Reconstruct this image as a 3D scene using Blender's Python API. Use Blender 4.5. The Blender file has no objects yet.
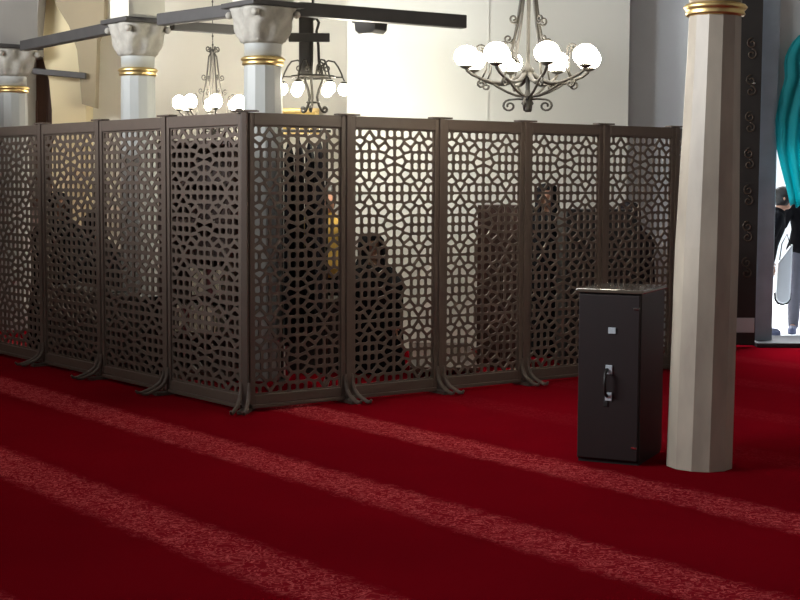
import bpy, bmesh, math, random
from mathutils import Vector, Matrix, Euler
random.seed(7)
S = bpy.context.scene
C = S.collection
PI = math.pi

# ------------------------------------------------------------------ camera
F = 1450.0
PITCH = math.atan(119 / F); ROLL = .005; EYE = 1.55
cam_d = bpy.data.cameras.new('camera'); cam = bpy.data.objects.new('camera', cam_d); C.objects.link(cam)
cam_d.sensor_width = 36; cam_d.lens = 36 * F / 800; cam_d.clip_end = 200
RM = Matrix.Rotation(PI/2 - PITCH, 3, 'X') @ Matrix.Rotation(ROLL, 3, 'Z')
cam.matrix_world = Matrix.Translation((0, 0, EYE)) @ RM.to_4x4()
S.camera = cam
def ray(px, py): return RM @ Vector(((px-400)/F, (300-py)/F, -1))
def G(px, py, z=0):
    d = ray(px, py); t = (z-EYE)/d.z; return Vector((d.x*t, d.y*t, z))
def P(px, py, Y):
    d = ray(px, py); t = Y/d.y; return Vector((d.x*t, Y, EYE+d.z*t))

# ------------------------------------------------------------------ materials
def hexc(r, g, b):
    f = lambda c: (c/255/12.92) if c/255 <= .04045 else ((c/255+.055)/1.055)**2.4
    return (f(r), f(g), f(b), 1)
def mat(name, col, rough=.6, metal=0, noise=0, nscale=8, bump=0, bscale=60, spec=.5, dark=None, trans=0, emis=None, estr=0, stretch=None, coat=0):
    m = bpy.data.materials.new(name); m.use_nodes = True
    nt = m.node_tree; N = nt.nodes; L = nt.links; b = N['Principled BSDF']
    b.inputs['Roughness'].default_value = rough; b.inputs['Metallic'].default_value = metal
    b.inputs['Specular IOR Level'].default_value = spec; b.inputs['Coat Weight'].default_value = coat
    b.inputs['Base Color'].default_value = col
    tc = N.new('ShaderNodeTexCoord'); mp = N.new('ShaderNodeMapping'); L.new(tc.outputs['Object'], mp.inputs['Vector'])
    if stretch: mp.inputs['Scale'].default_value = stretch
    if noise:
        n = N.new('ShaderNodeTexNoise'); n.inputs['Scale'].default_value = nscale; n.inputs['Detail'].default_value = 6
        L.new(mp.outputs[0], n.inputs['Vector'])
        r = N.new('ShaderNodeValToRGB'); r.color_ramp.elements[0].position = .32; r.color_ramp.elements[1].position = .68
        d = dark or tuple(c*(1-noise) for c in col[:3])+(1,)
        r.color_ramp.elements[0].color = d; r.color_ramp.elements[1].color = col
        L.new(n.outputs['Fac'], r.inputs['Fac']); L.new(r.outputs['Color'], b.inputs['Base Color'])
    if bump:
        n2 = N.new('ShaderNodeTexNoise'); n2.inputs['Scale'].default_value = bscale; n2.inputs['Detail'].default_value = 4
        L.new(mp.outputs[0], n2.inputs['Vector'])
        bp = N.new('ShaderNodeBump'); bp.inputs['Strength'].default_value = bump; bp.inputs['Distance'].default_value = .01
        L.new(n2.outputs['Fac'], bp.inputs['Height']); L.new(bp.outputs[0], b.inputs['Normal'])
    if emis:
        b.inputs['Emission Color'].default_value = emis; b.inputs['Emission Strength'].default_value = estr
    if trans:
        out = N['Material Output']; t = N.new('ShaderNodeBsdfTranslucent'); t.inputs['Color'].default_value = col
        mx = N.new('ShaderNodeMixShader'); mx.inputs[0].default_value = trans
        L.new(b.outputs[0], mx.inputs[1]); L.new(t.outputs[0], mx.inputs[2]); L.new(mx.outputs[0], out.inputs['Surface'])
    return m

M = dict(
    plaster=mat('white_plaster', hexc(188,187,180), .85, noise=.06, nscale=1.6, bump=.15, bscale=14),
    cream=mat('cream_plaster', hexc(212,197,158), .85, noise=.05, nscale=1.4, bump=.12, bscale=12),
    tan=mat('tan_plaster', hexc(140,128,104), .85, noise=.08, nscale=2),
    coolplaster=mat('cool_grey_plaster', hexc(196,202,206), .8, noise=.08, nscale=1.3),
    farplaster=mat('far_plaster', hexc(194,190,176), .85, noise=.06, nscale=1.6),
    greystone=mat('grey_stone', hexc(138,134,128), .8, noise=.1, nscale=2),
    greymarble=mat('grey_marble', hexc(184,188,188), .45, noise=.16, nscale=1.7, bump=.05),
    bluemarble=mat('blue_grey_marble', hexc(168,184,198), .4, noise=.25, nscale=3),
    marble=mat('column_marble', hexc(190,180,162), .42, noise=.2, nscale=5, dark=hexc(156,146,132), stretch=(1,1,.35), bump=.04),
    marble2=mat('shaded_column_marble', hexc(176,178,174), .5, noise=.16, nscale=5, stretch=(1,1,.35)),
    stone=mat('carved_capital_stone', hexc(168,163,152), .8, noise=.35, nscale=9, bump=.5, bscale=25),
    gold=mat('gilt_brass', hexc(238,208,142), .4, metal=1, noise=.25, nscale=14),
    goldpaint=mat('gold_paint', hexc(214,180,92), .5, noise=.2, nscale=10),
    beam=mat('dark_painted_timber', hexc(64,61,59), .6, noise=.25, nscale=6, stretch=(1,1,1)),
    brown=mat('brown_door_wood', hexc(92,60,42), .5, noise=.35, nscale=5, stretch=(4,4,.4)),
    screen=mat('bronze_brown_screen', hexc(94,82,73), .5, metal=0, noise=.1, nscale=9, spec=.35),
    iron=mat('wrought_iron', hexc(66,62,54), .6, metal=0, noise=.3, nscale=20),
    cabinet=mat('black_brown_lacquer', hexc(28,13,13), .5, noise=.25, nscale=4, stretch=(3,3,.5)),
    cabtop=mat('polished_cabinet_top', hexc(92,84,74), .16, noise=.3, nscale=3, spec=.8, coat=.6),  # paler than the body: light falling on the top put into its colour
    satin=mat('satin_metal_plate', hexc(190,200,206), .45, metal=.2),
    chrome=mat('chrome', hexc(205,205,200), .2, metal=1),
    darkwood=mat('dark_walnut', hexc(70,42,30), .5, noise=.35, nscale=4, stretch=(4,4,.5)),
    blackwood=mat('black_wood', hexc(28,25,24), .5, noise=.3, nscale=4),
    robe=mat('black_cloth', hexc(22,21,24), .95, noise=.2, nscale=8, spec=.1),
    robe2=mat('charcoal_cloth', hexc(44,41,44), .95, noise=.2, nscale=8, spec=.1),
    greycloth=mat('grey_trouser_cloth', hexc(96,94,104), .9, noise=.15, nscale=12),
    yellowcloth=mat('mustard_cloth', hexc(176,142,62), .9, noise=.2, nscale=12),
    skin=mat('skin', hexc(196,146,120), .55),
    hair=mat('dark_hair', hexc(28,22,20), .6, noise=.3, nscale=40),
    leafdoor=mat('black_door_wood', hexc(34,30,28), .5, noise=.3, nscale=5),
    ornament=mat('brown_ornament', hexc(64,50,38), .5, noise=.2, nscale=14),
    teal=mat('teal_curtain', hexc(36,176,182), .7, noise=.15, nscale=5, trans=.6),
    paving=mat('pale_paving', hexc(226,230,234), .7, noise=.08, nscale=3),
    whitebag=mat('white_cloth_bag', hexc(232,234,238), .6),
    shoe=mat('blue_grey_shoe', hexc(84,88,116), .6),
    book1=mat('ivory_book_cover', hexc(214,204,178), .6), book2=mat('green_book_cover', hexc(40,74,58), .6),
    book3=mat('maroon_book_cover', hexc(96,34,34), .6), paper=mat('paper', hexc(226,220,200), .8),
    dirt=mat('dark_threshold_stone', hexc(52,50,56), .6, noise=.2, nscale=6),
    bulb=mat('frosted_lit_globe', hexc(255,250,235), .3, emis=hexc(255,246,224), estr=30),
)
for k in ('bulb',): M[k].cycles.emission_sampling = 'NONE'

def carpet_material():
    m = bpy.data.materials.new('red_prayer_carpet'); m.use_nodes = True
    nt = m.node_tree; N = nt.nodes; L = nt.links; b = N['Principled BSDF']
    def math_(op, a, c=None, cl=False):
        n = N.new('ShaderNodeMath'); n.operation = op; n.use_clamp = cl
        for i, v in enumerate((a, c)):
            if v is None: continue
            if isinstance(v, (int, float)): n.inputs[i].default_value = v
            else: L.new(v, n.inputs[i])
        return n.outputs[0]
    def mix(f, a, c):
        n = N.new('ShaderNodeMix'); n.data_type = 'RGBA'
        if isinstance(f, (int, float)): n.inputs[0].default_value = f
        else: L.new(f, n.inputs[0])
        for i, v in ((6, a), (7, c)):
            if isinstance(v, tuple): n.inputs[i].default_value = v
            else: L.new(v, n.inputs[i])
        return n.outputs[2]
    tc = N.new('ShaderNodeTexCoord'); sp = N.new('ShaderNodeSeparateXYZ'); L.new(tc.outputs['Object'], sp.inputs[0])
    x, y = sp.outputs[0], sp.outputs[1]
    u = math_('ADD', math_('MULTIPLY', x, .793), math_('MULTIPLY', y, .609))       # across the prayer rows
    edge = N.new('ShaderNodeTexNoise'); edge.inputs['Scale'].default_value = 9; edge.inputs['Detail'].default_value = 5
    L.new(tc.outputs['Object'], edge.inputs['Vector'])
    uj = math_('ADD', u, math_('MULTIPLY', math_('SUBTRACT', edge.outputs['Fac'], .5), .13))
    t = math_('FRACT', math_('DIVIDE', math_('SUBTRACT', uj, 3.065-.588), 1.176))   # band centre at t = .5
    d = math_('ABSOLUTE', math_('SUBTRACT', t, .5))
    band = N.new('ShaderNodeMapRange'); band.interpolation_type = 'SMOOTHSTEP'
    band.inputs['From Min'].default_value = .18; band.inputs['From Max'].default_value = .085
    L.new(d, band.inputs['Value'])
    # woven scrolls inside the border bands
    nz = N.new('ShaderNodeTexNoise'); nz.inputs['Scale'].default_value = 15; nz.inputs['Detail'].default_value = 3; nz.inputs['Distortion'].default_value = 2.2
    L.new(tc.outputs['Object'], nz.inputs['Vector'])
    ln = math_('ABSOLUTE', math_('SUBTRACT', nz.outputs['Fac'], .5))
    lr = N.new('ShaderNodeMapRange'); lr.inputs['From Min'].default_value = .045; lr.inputs['From Max'].default_value = .0
    L.new(ln, lr.inputs['Value'])
    big = N.new('ShaderNodeTexNoise'); big.inputs['Scale'].default_value = .7; big.inputs['Detail'].default_value = 3
    L.new(tc.outputs['Object'], big.inputs['Vector'])
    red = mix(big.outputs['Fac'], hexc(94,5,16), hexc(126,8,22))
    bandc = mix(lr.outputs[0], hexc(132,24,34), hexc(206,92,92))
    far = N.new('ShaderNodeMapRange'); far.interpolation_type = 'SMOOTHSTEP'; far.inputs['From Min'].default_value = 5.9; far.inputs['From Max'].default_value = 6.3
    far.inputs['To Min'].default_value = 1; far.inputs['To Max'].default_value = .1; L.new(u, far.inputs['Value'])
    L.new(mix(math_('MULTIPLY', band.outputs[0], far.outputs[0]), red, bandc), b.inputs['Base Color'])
    b.inputs['Roughness'].default_value = .95; b.inputs['Specular IOR Level'].default_value = .0
    b.inputs['Sheen Weight'].default_value = .0; b.inputs['Sheen Tint'].default_value = hexc(255,120,120)
    b.inputs['Sheen Roughness'].default_value = .5
    fn = N.new('ShaderNodeTexNoise'); fn.inputs['Scale'].default_value = 160; fn.inputs['Detail'].default_value = 2
    L.new(tc.outputs['Object'], fn.inputs['Vector'])
    bp = N.new('ShaderNodeBump'); bp.inputs['Strength'].default_value = .35; bp.inputs['Distance'].default_value = .01
    L.new(math_('ADD', fn.outputs['Fac'], math_('MULTIPLY', lr.outputs[0], band.outputs[0])), bp.inputs['Height']); L.new(bp.outputs[0], b.inputs['Normal'])
    return m
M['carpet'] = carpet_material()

# ------------------------------------------------------------------ mesh helpers
class MB:
    def __init__(s): s.v = []; s.f = []
    def add(s, vs, fs):
        o = len(s.v); s.v += [tuple(v) for v in vs]; s.f += [tuple(i+o for i in f) for f in fs]; return s
    def box(s, x0, x1, y0, y1, z0, z1):
        vs = [(x, y, z) for z in (z0, z1) for y in (y0, y1) for x in (x0, x1)]
        return s.add(vs, [(0,2,3,1),(4,5,7,6),(0,1,5,4),(2,6,7,3),(0,4,6,2),(1,3,7,5)])
    def bar(s, a, b, w, h):           # beam of section w x h from a to b
        a = Vector(a); b = Vector(b); d = (b-a).normalized(); sd = d.cross(Vector((0,0,1)))
        sd = Vector((1,0,0)) if sd.length < 1e-4 else sd.normalized(); up = sd.cross(d)
        vs = []
        for p in (a, b):
            for i, j in ((-1,-1),(1,-1),(1,1),(-1,1)): vs.append(p+sd*(i*w/2)+up*(j*h/2))
        return s.add(vs, [(3,2,1,0),(4,5,6,7),(0,1,5,4),(1,2,6,5),(2,3,7,6),(3,0,4,7)])
    def tube(s, pts, r, n=8, close=True):
        pts = [Vector(p) for p in pts]; rs = r if isinstance(r, (list, tuple)) else [r]*len(pts)
        t0 = (pts[1]-pts[0]).normalized(); up = Vector((0,0,1)) if abs(t0.z) < .9 else Vector((1,0,0))
        nrm = t0.cross(up).normalized(); vs = []; fs = []
        for i, p in enumerate(pts):
            t = (pts[min(i+1, len(pts)-1)]-pts[max(i-1, 0)]).normalized()
            nrm = (nrm - t*nrm.dot(t)).normalized(); bn = t.cross(nrm)
            for k in range(n):
                a = 2*PI*k/n; vs.append(p+(nrm*math.cos(a)+bn*math.sin(a))*rs[i])
        for i in range(len(pts)-1):
            for k in range(n):
                a = i*n+k; b = i*n+(k+1) % n; fs.append((a, b, b+n, a+n))
        if close: fs.append(tuple(reversed(range(n)))); fs.append(tuple(range((len(pts)-1)*n, len(pts)*n)))
        return s.add(vs, fs)
    def lathe(s, prof, n=24, c=(0,0,0), rot=0, sx=1, sy=1, mod=None):   # prof: (r, z)
        vs = []; fs = []
        for i, (r, z) in enumerate(prof):
            for k in range(n):
                a = rot+2*PI*k/n; q = r*(mod(a, z) if mod else 1)
                vs.append((c[0]+q*math.cos(a)*sx, c[1]+q*math.sin(a)*sy, c[2]+z))
        for i in range(len(prof)-1):
            for k in range(n):
                a = i*n+k; b = i*n+(k+1) % n; fs.append((a, b, b+n, a+n))
        fs.append(tuple(reversed(range(n)))); fs.append(tuple(range((len(prof)-1)*n, len(prof)*n)))
        return s.add(vs, fs)
    def ball(s, c, r, n=12, m=8, sz=1):
        prof = [(max(r*math.sin(PI*i/m), r*.02), -r*sz*math.cos(PI*i/m)) for i in range(m+1)]
        return s.lathe(prof, n, c)
    def prism(s, poly, y0, y1, axis='y'):   # polygon in x,z pushed along y
        n = len(poly); vs = [(x, y0, z) for x, z in poly]+[(x, y1, z) for x, z in poly]
        fs = [tuple(range(n)), tuple(reversed(range(n, 2*n)))]
        for i in range(n): j = (i+1) % n; fs.append((i, i+n, j+n, j))
        return s.add(vs, fs)
    def build(s, name, m, parent=None, smooth=False, bevel=0, loc=None, fixn=True):
        me = bpy.data.meshes.new(name); me.from_pydata(s.v, [], s.f); me.update()
        if fixn:
            bm = bmesh.new(); bm.from_mesh(me); bmesh.ops.recalc_face_normals(bm, faces=bm.faces); bm.to_mesh(me); bm.free()
        me.materials.append(m)
        if smooth:
            for p in me.polygons: p.use_smooth = True
        o = bpy.data.objects.new(name, me); C.objects.link(o)
        if parent: o.parent = parent
        if loc is not None: o.location = loc
        if bevel:
            b = o.modifiers.new('bevel', 'BEVEL'); b.width = bevel; b.segments = 2; b.limit_method = 'ANGLE'
        return o
def tag(o, label=None, cat=None, group=None, kind=None):
    if label: o['label'] = label
    if cat: o['category'] = cat
    if group: o['group'] = group
    if kind: o['kind'] = kind
    return o
def thing(name, loc, rz, label, cat, group=None):
    o = bpy.data.objects.new(name, None); C.objects.link(o); o.location = loc; o.rotation_euler = (0, 0, rz)
    o.empty_display_size = .1
    return tag(o, label, cat, group)
def copy_tree(o, parent=None):
    kids = list(o.children); c = o.copy(); C.objects.link(c)
    if parent: c.parent = parent
    for ch in kids: copy_tree(ch, c)
    return c
def struct(name, mb, m, **k): return tag(mb.build(name, m, **k), kind='structure')
def spiral(c, r0, turns, a0, sgn=1, n=16, shrink=.25):   # in an (r, z) plane
    return [(c[0]+r0*(1-(1-shrink)*i/n)*math.cos(a0+sgn*2*PI*turns*i/n), c[1]+r0*(1-(1-shrink)*i/n)*math.sin(a0+sgn*2*PI*turns*i/n)) for i in range(n+1)]

# ------------------------------------------------------------------ the setting
XR = P(347, 100, 13.4).x
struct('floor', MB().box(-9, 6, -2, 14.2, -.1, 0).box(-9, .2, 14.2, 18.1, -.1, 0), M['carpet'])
struct('wall_back', MB().box(XR, P(629, 60, 13.4).x, 13.4, 13.8, 0, 6), M['plaster'])
struct('trim_1', MB().box(P(487, 60, 13.4).x, P(489, 60, 13.4).x, 13.394, 13.4, 0, 6), M['plaster'])
struct('wall_right_back', MB().box(P(629, 60, 13.4).x, P(737, 60, 13.8).x, 13.65, 14.05, 0, 6), M['coolplaster'])
struct('wall_left_back', MB().box(-9, XR+.4, 18, 18.4, 0, 6), M['farplaster'])
struct('wall_return', MB().box(XR, XR+.35, 13.8, 18, 0, 6), M['plaster'])
struct('wall_left_occluder', MB().box(-5.9, -5.6, -2, 14.5, 0, 3.05), M['greystone'])  # unseen low wall, added to keep window light off the screens' lower part
struct('wall_right', MB().box(5.6, 6, -2, 14, 0, 6), M['greystone'])
struct('ceiling', MB().box(-9, 6, 4, 18.4, 6, 6.2), M['greystone'])
# arched recess on the far left: shaded reveal painted grey, lit wall part cream, and a darker tan strip
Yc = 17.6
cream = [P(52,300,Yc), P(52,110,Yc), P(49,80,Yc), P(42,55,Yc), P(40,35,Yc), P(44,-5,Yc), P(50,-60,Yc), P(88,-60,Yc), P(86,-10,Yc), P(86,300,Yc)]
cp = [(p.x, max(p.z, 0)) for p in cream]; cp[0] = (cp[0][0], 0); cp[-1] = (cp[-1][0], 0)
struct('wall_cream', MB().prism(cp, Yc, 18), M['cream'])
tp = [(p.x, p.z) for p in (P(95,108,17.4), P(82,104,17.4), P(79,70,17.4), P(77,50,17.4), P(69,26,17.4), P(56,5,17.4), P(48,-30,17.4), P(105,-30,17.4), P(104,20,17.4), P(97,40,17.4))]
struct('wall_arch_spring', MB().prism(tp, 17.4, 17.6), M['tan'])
dr = [P(29,300,17.7), P(29,60,17.7), P(36,55,17.7), P(42,58,17.7), P(48,76,17.7), P(52,108,17.7), P(53,300,17.7)]
dp = [(p.x, max(p.z, 0)) for p in dr]; dp[0] = (dp[0][0], 0); dp[-1] = (dp[-1][0], 0)
x0d, x1d = dp[0][0], dp[-1][0]
d1 = struct('door_1', MB().prism(dp, 17.75, 18), M['brown'])
MB().box(x0d+.06, (x0d+x1d)/2-.02, 17.72, 17.75, .2, 2.5).box((x0d+x1d)/2+.02, x1d-.05, 17.72, 17.75, .2, 2.4).build('door_panel', M['brown'], d1)
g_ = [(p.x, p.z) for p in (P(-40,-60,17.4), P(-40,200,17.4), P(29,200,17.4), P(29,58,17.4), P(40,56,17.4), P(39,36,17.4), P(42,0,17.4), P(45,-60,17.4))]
struct('trim_2', MB().prism(g_, 17.25, 18), M['greystone'])  # grey colour stands in for shade on the arch reveal

# doorway on the right: marble jambs, dark leaf folded back, stone threshold
XJ0 = P(752.5, 300, 13.95).x; XJ1 = P(770.5, 300, 13.95).x; XO1 = XJ1+1.25
j = MB().box(XJ0, XJ1, 13.85, 14.25, 0, 5.9).box(XO1, XO1+.35, 13.85, 14.25, 0, 5.9)
struct('trim_3', j, M['bluemarble'], bevel=.012)
arch = []
zc, hw = 1.9, (XO1-XJ1)/2
for i in range(17):
    a = PI-PI*i/16; arch.append(((XJ1+XO1)/2+hw*math.cos(a), zc+hw*.5*math.sin(a)))
poly = [(XJ0, 1.85), (XJ0, 6), (5.6, 6), (5.6, 0), (XO1, 0), ]+list(reversed(arch))+[(XJ1, 1.85)]
struct('wall_door', MB().prism(poly, 13.9, 14.2), M['greymarble'])
struct('trim_4', MB().box(XJ0-.03, XO1, 13.6, 14.3, 0, .045), M['dirt'], bevel=.01)

leaf = thing('door_leaf', (P(735,340,13.7).x, 13.62, 0), 0, 'black wooden door leaf with brown scroll ornaments, folded back left of the doorway', 'door')
LW = P(753,340,13.62).x-P(735,340,13.62).x
MB().box(-.04, LW, 0, .05, .02, 3.3).build('leaf_panel', M['leafdoor'], leaf, bevel=.005)
for k in range(7):
    z = .75+k*.34
    o = MB()
    for sg in (1, -1):
        sp = spiral((LW*.42, z), .05, 1.2, PI/2, sg)
        o.tube([(a, -.008, b+sg*.05) for a, b in sp], .007, 6)
    o.build('ornament', M['ornament'], leaf, smooth=True)
MB().box(-.03, LW-.01, -.008, 0, .14, .28).build('kick_plate', M['satin'], leaf, bevel=.003)  # pale diffuse colour paints in the white reflection low on the leaf
MB().ball((LW*.55, -.03, 2.47), .014).box(LW*.55-.006, LW*.55+.006, -.02, 0, 2.464, 2.476).build('knob', M['chrome'], leaf, smooth=True)

# outside
struct('floor_outside', MB().box(-1, 14, 14.2, 40, -.12, -.02), M['paving'])
struct('wall_courtyard', MB().box(2, 14, 26, 26.3, -.02, 6), M['paving'])

# ------------------------------------------------------------------ columns
def column(name_label, x, y, r0, r1, zr, rot, m, cap_m, pier, full=True, pier_m='farplaster'):
    t = thing('column', (x, y, 0), 0, name_label, 'column', 'faceted marble columns')
    n = 12
    prof = [(r0, 0), (r0*.985, .5), (r0*.96, 1.2), (r1*1.02, zr-.25), (r1, zr-.035)]
    MB().lathe(prof, n, rot=rot).build('shaft', m, t)
    g = [(r1*.98, zr-.042), (r1*1.08, zr-.038), (r1*1.13, zr-.026), (r1*1.08, zr-.014), (r1*1.14, zr-.004), (r1*1.2, zr+.008), (r1*1.12, zr+.022), (r1*1.0, zr+.028)]
    MB().lathe(g, 32).build('ring', M['gold'], t, smooth=True)
    c = [(r1*.98, zr+.03), (r1*1.0, zr+.12), (r1*1.02, zr+.13)]
    MB().lathe(c, 24).build('collar', m if full else M['marble2'], t, smooth=True)
    # carved capital: bell of lobes turning square, four corner volutes
    cb = MB()
    z0 = zr+.125; h = .27; W = r1*1.72
    vs = []; fs = []; nn = 48; lv = 12
    for i in range(lv+1):
        q = i/lv
        for k in range(nn):
            a = 2*PI*k/nn
            sq = 1/max(abs(math.cos(a)), abs(math.sin(a)))
            rad = r1*1.05*(1-q**.75)+min(sq, 1.28)*W*.84*q**.75
            rad *= 1+.1*math.cos(8*a+ (PI if i > lv*.55 else 0))*math.sin(PI*min(1, q*1.7) if q < .6 else PI*(q-.5)*2*.9)
            vs.append((rad*math.cos(a), rad*math.sin(a), z0+h*q))
    for i in range(lv):
        for k in range(nn):
            a = i*nn+k; b = i*nn+(k+1) % nn; fs.append((a, b, b+nn, a+nn))
    fs.append(tuple(reversed(range(nn)))); fs.append(tuple(range(lv*nn, (lv+1)*nn)))
    cb.add(vs, fs)
    for q in range(4):
        a = PI/4+q*PI/2
        cb.ball((W*1.06*math.cos(a), W*1.06*math.sin(a), z0+h-.05), .03, 10, 6)
        cb.ball((r1*1.12*math.cos(a), r1*1.12*math.sin(a), z0+.03), .022, 10, 6)
    cpo = cb.build('capital', cap_m, t, smooth=True); cpo.rotation_euler.z = math.radians(CAPROT)
    ab = MB().box(-W*.95, W*.95, -W*.95, W*.95, z0+h, z0+h+.04).build('abacus', M['beam'], t, bevel=.008); ab.rotation_euler.z = math.radians(CAPROT)
    pr = MB().box(-pier, pier, -pier, pier, z0+h+.04, 6).build('impost', M[pier_m], t); pr.rotation_euler.z = math.radians(CAPROT)
    return t
CAPROT = 38
ZR = 2.47
fcol = column('thick pale marble column standing beside the black cabinet', 1.645, 7.86, .181, .141, 2.475, .1, M['marble'], M['stone'], .2)
fcol.rotation_euler.y = .014
column('marble column behind the corner of the lattice screens, right of the two behind', P(263,60,11.3).x, 11.3, .17, .145, ZR, .2, M['marble2'], M['stone'], .17)
column('marble column between the brown beams, left of the far chandelier', P(138,72,12.5).x, 12.5, .165, .143, ZR, .2, M['marble2'], M['stone'], .17)
column('marble column at the left edge of the picture in front of the brown door', P(12,90,15).x, 15.0, .165, .15, ZR, .2, M['marble2'], M['stone'], .2, pier_m='greystone')  # grey impost: the shade on it is put into its colour

# ------------------------------------------------------------------ tie beams
C1 = Vector((P(263,60,11.3).x, 11.3, 2.88)); C2 = Vector((P(138,72,12.5).x, 12.5, 2.88)); C3 = Vector((P(12,90,15).x, 15, 2.88))
def beam(a, b, w, h, label, name='tie_beam'):
    m = MB().bar(a, b, w, h); return tag(m.build(name, M['beam'], bevel=.008), label, 'beam', 'dark tie beams between the columns')
def off(a, b, da, db): d = (b-a).normalized(); return a+d*da, b-d*db
W1 = .275
a, b = off(C1, C2, .30, .34); beam(a, b, .09, .1, 'dark beam from the marble column behind the screens to the next column left')
a, b = off(C2, C3, .34, .36); beam(a, b, .09, .1, 'dark sloping-looking beam running from the middle column to the left edge column')
e = G(464, 22, 2.88)
a, b = off(C1, e, .30, 0); beam(a, b, .09, .11, 'long dark beam reaching right over the screens and ending before the bright wall')
e2 = G(234, 30, 2.88); a, b = off(C2, e2, .32, 0); beam(a, b, .09, .08, 'short dark beam crossing behind the far chandelier cord')
p0 = P(33, 71, 17.35); p1 = P(86, 76, 17.35); beam(p0, p1, .07, .07, 'thin brown beam across the cream wall at the upper left')
# loudspeaker-like box under the long beam
pb = G(371, 22, 2.85)
hb = thing('spotlight_housing', pb, math.radians(-38), 'dark hexagonal box hanging under the long beam', 'light housing')
hw_ = .115
MB().prism([(-hw_, .0), (-hw_*.95, .04), (hw_*.95, .04), (hw_, 0), (hw_*.9, -.07), (hw_*.6, -.1), (-hw_*.6, -.1), (-hw_*.9, -.07)], -.08, .08).build('housing_body', M['beam'], hb, bevel=.006)
MB().box(-.18, -.1, -.03, .03, .0, .035).build('mounting_clamp', M['beam'], hb, bevel=.004)
MB().box(.1, .22, -.03, .03, -.01, .035).build('mounting_clamp', M['beam'], hb, bevel=.004)
# vertical board with a cross piece
vb_t = G(308, 9, 2.9); YV = vb_t.y+.02
q0 = P(306, 12, YV); q1 = P(306, 75, YV)
cr = thing('hanging_timber', (q0.x, YV, q1.z), 0, 'dark upright board with a short cross piece, hanging behind the hooped chandelier', 'timber')
MB().box(-.055, .055, -.03, .03, 0, 2.88-q1.z).build('upright_board', M['beam'], cr, bevel=.005)
zc_ = P(306, 38, YV).z-q1.z
MB().box(P(289,38,YV).x-q0.x, P(330,38,YV).x-q0.x, -.05, -.03, zc_-.035, zc_+.035).build('cross_board', M['beam'], cr, bevel=.005)

# ------------------------------------------------------------------ lattice screens
H = 2.0
CORNER = Vector((-1.03, 9.64, 0))
AL, AR = math.radians(39), math.radians(54.5)
DL = Vector((-math.sin(AL), math.cos(AL), 0)); DR = Vector((math.sin(AR), math.cos(AR), 0))
WL, WR = 1.02, .808
def clip(poly, p, n):      # keep the side where (q-p).n <= 0
    out = []
    for i in range(len(poly)):
        a, b = poly[i], poly[(i+1) % len(poly)]
        da = (a[0]-p[0])*n[0]+(a[1]-p[1])*n[1]; db = (b[0]-p[0])*n[0]+(b[1]-p[1])*n[1]
        if da <= 0: out.append(a)
        if (da < 0 < db) or (db < 0 < da):
            t = da/(da-db); out.append((a[0]+(b[0]-a[0])*t, a[1]+(b[1]-a[1])*t))
    return out
def star_seeds():          # the star pattern's openings, mirrored from one quarter of its repeat
    base = [(20,25),(60,25),(100,0),(118,45),(75,75),(20,80),(0,135),(50,105),(118,105),(30,155),(70,155),(118,155)]
    s = set()
    for i in range(-3, 5):
        for jx in range(-1, 6):
            for (u, v) in base:
                for su in (1, -1):
                    for sv in (1, -1):
                        s.add((round(su*u+270*i, 2), round(sv*v+360*jx, 2)))
    return list(s)
SEEDS = star_seeds()
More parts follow.
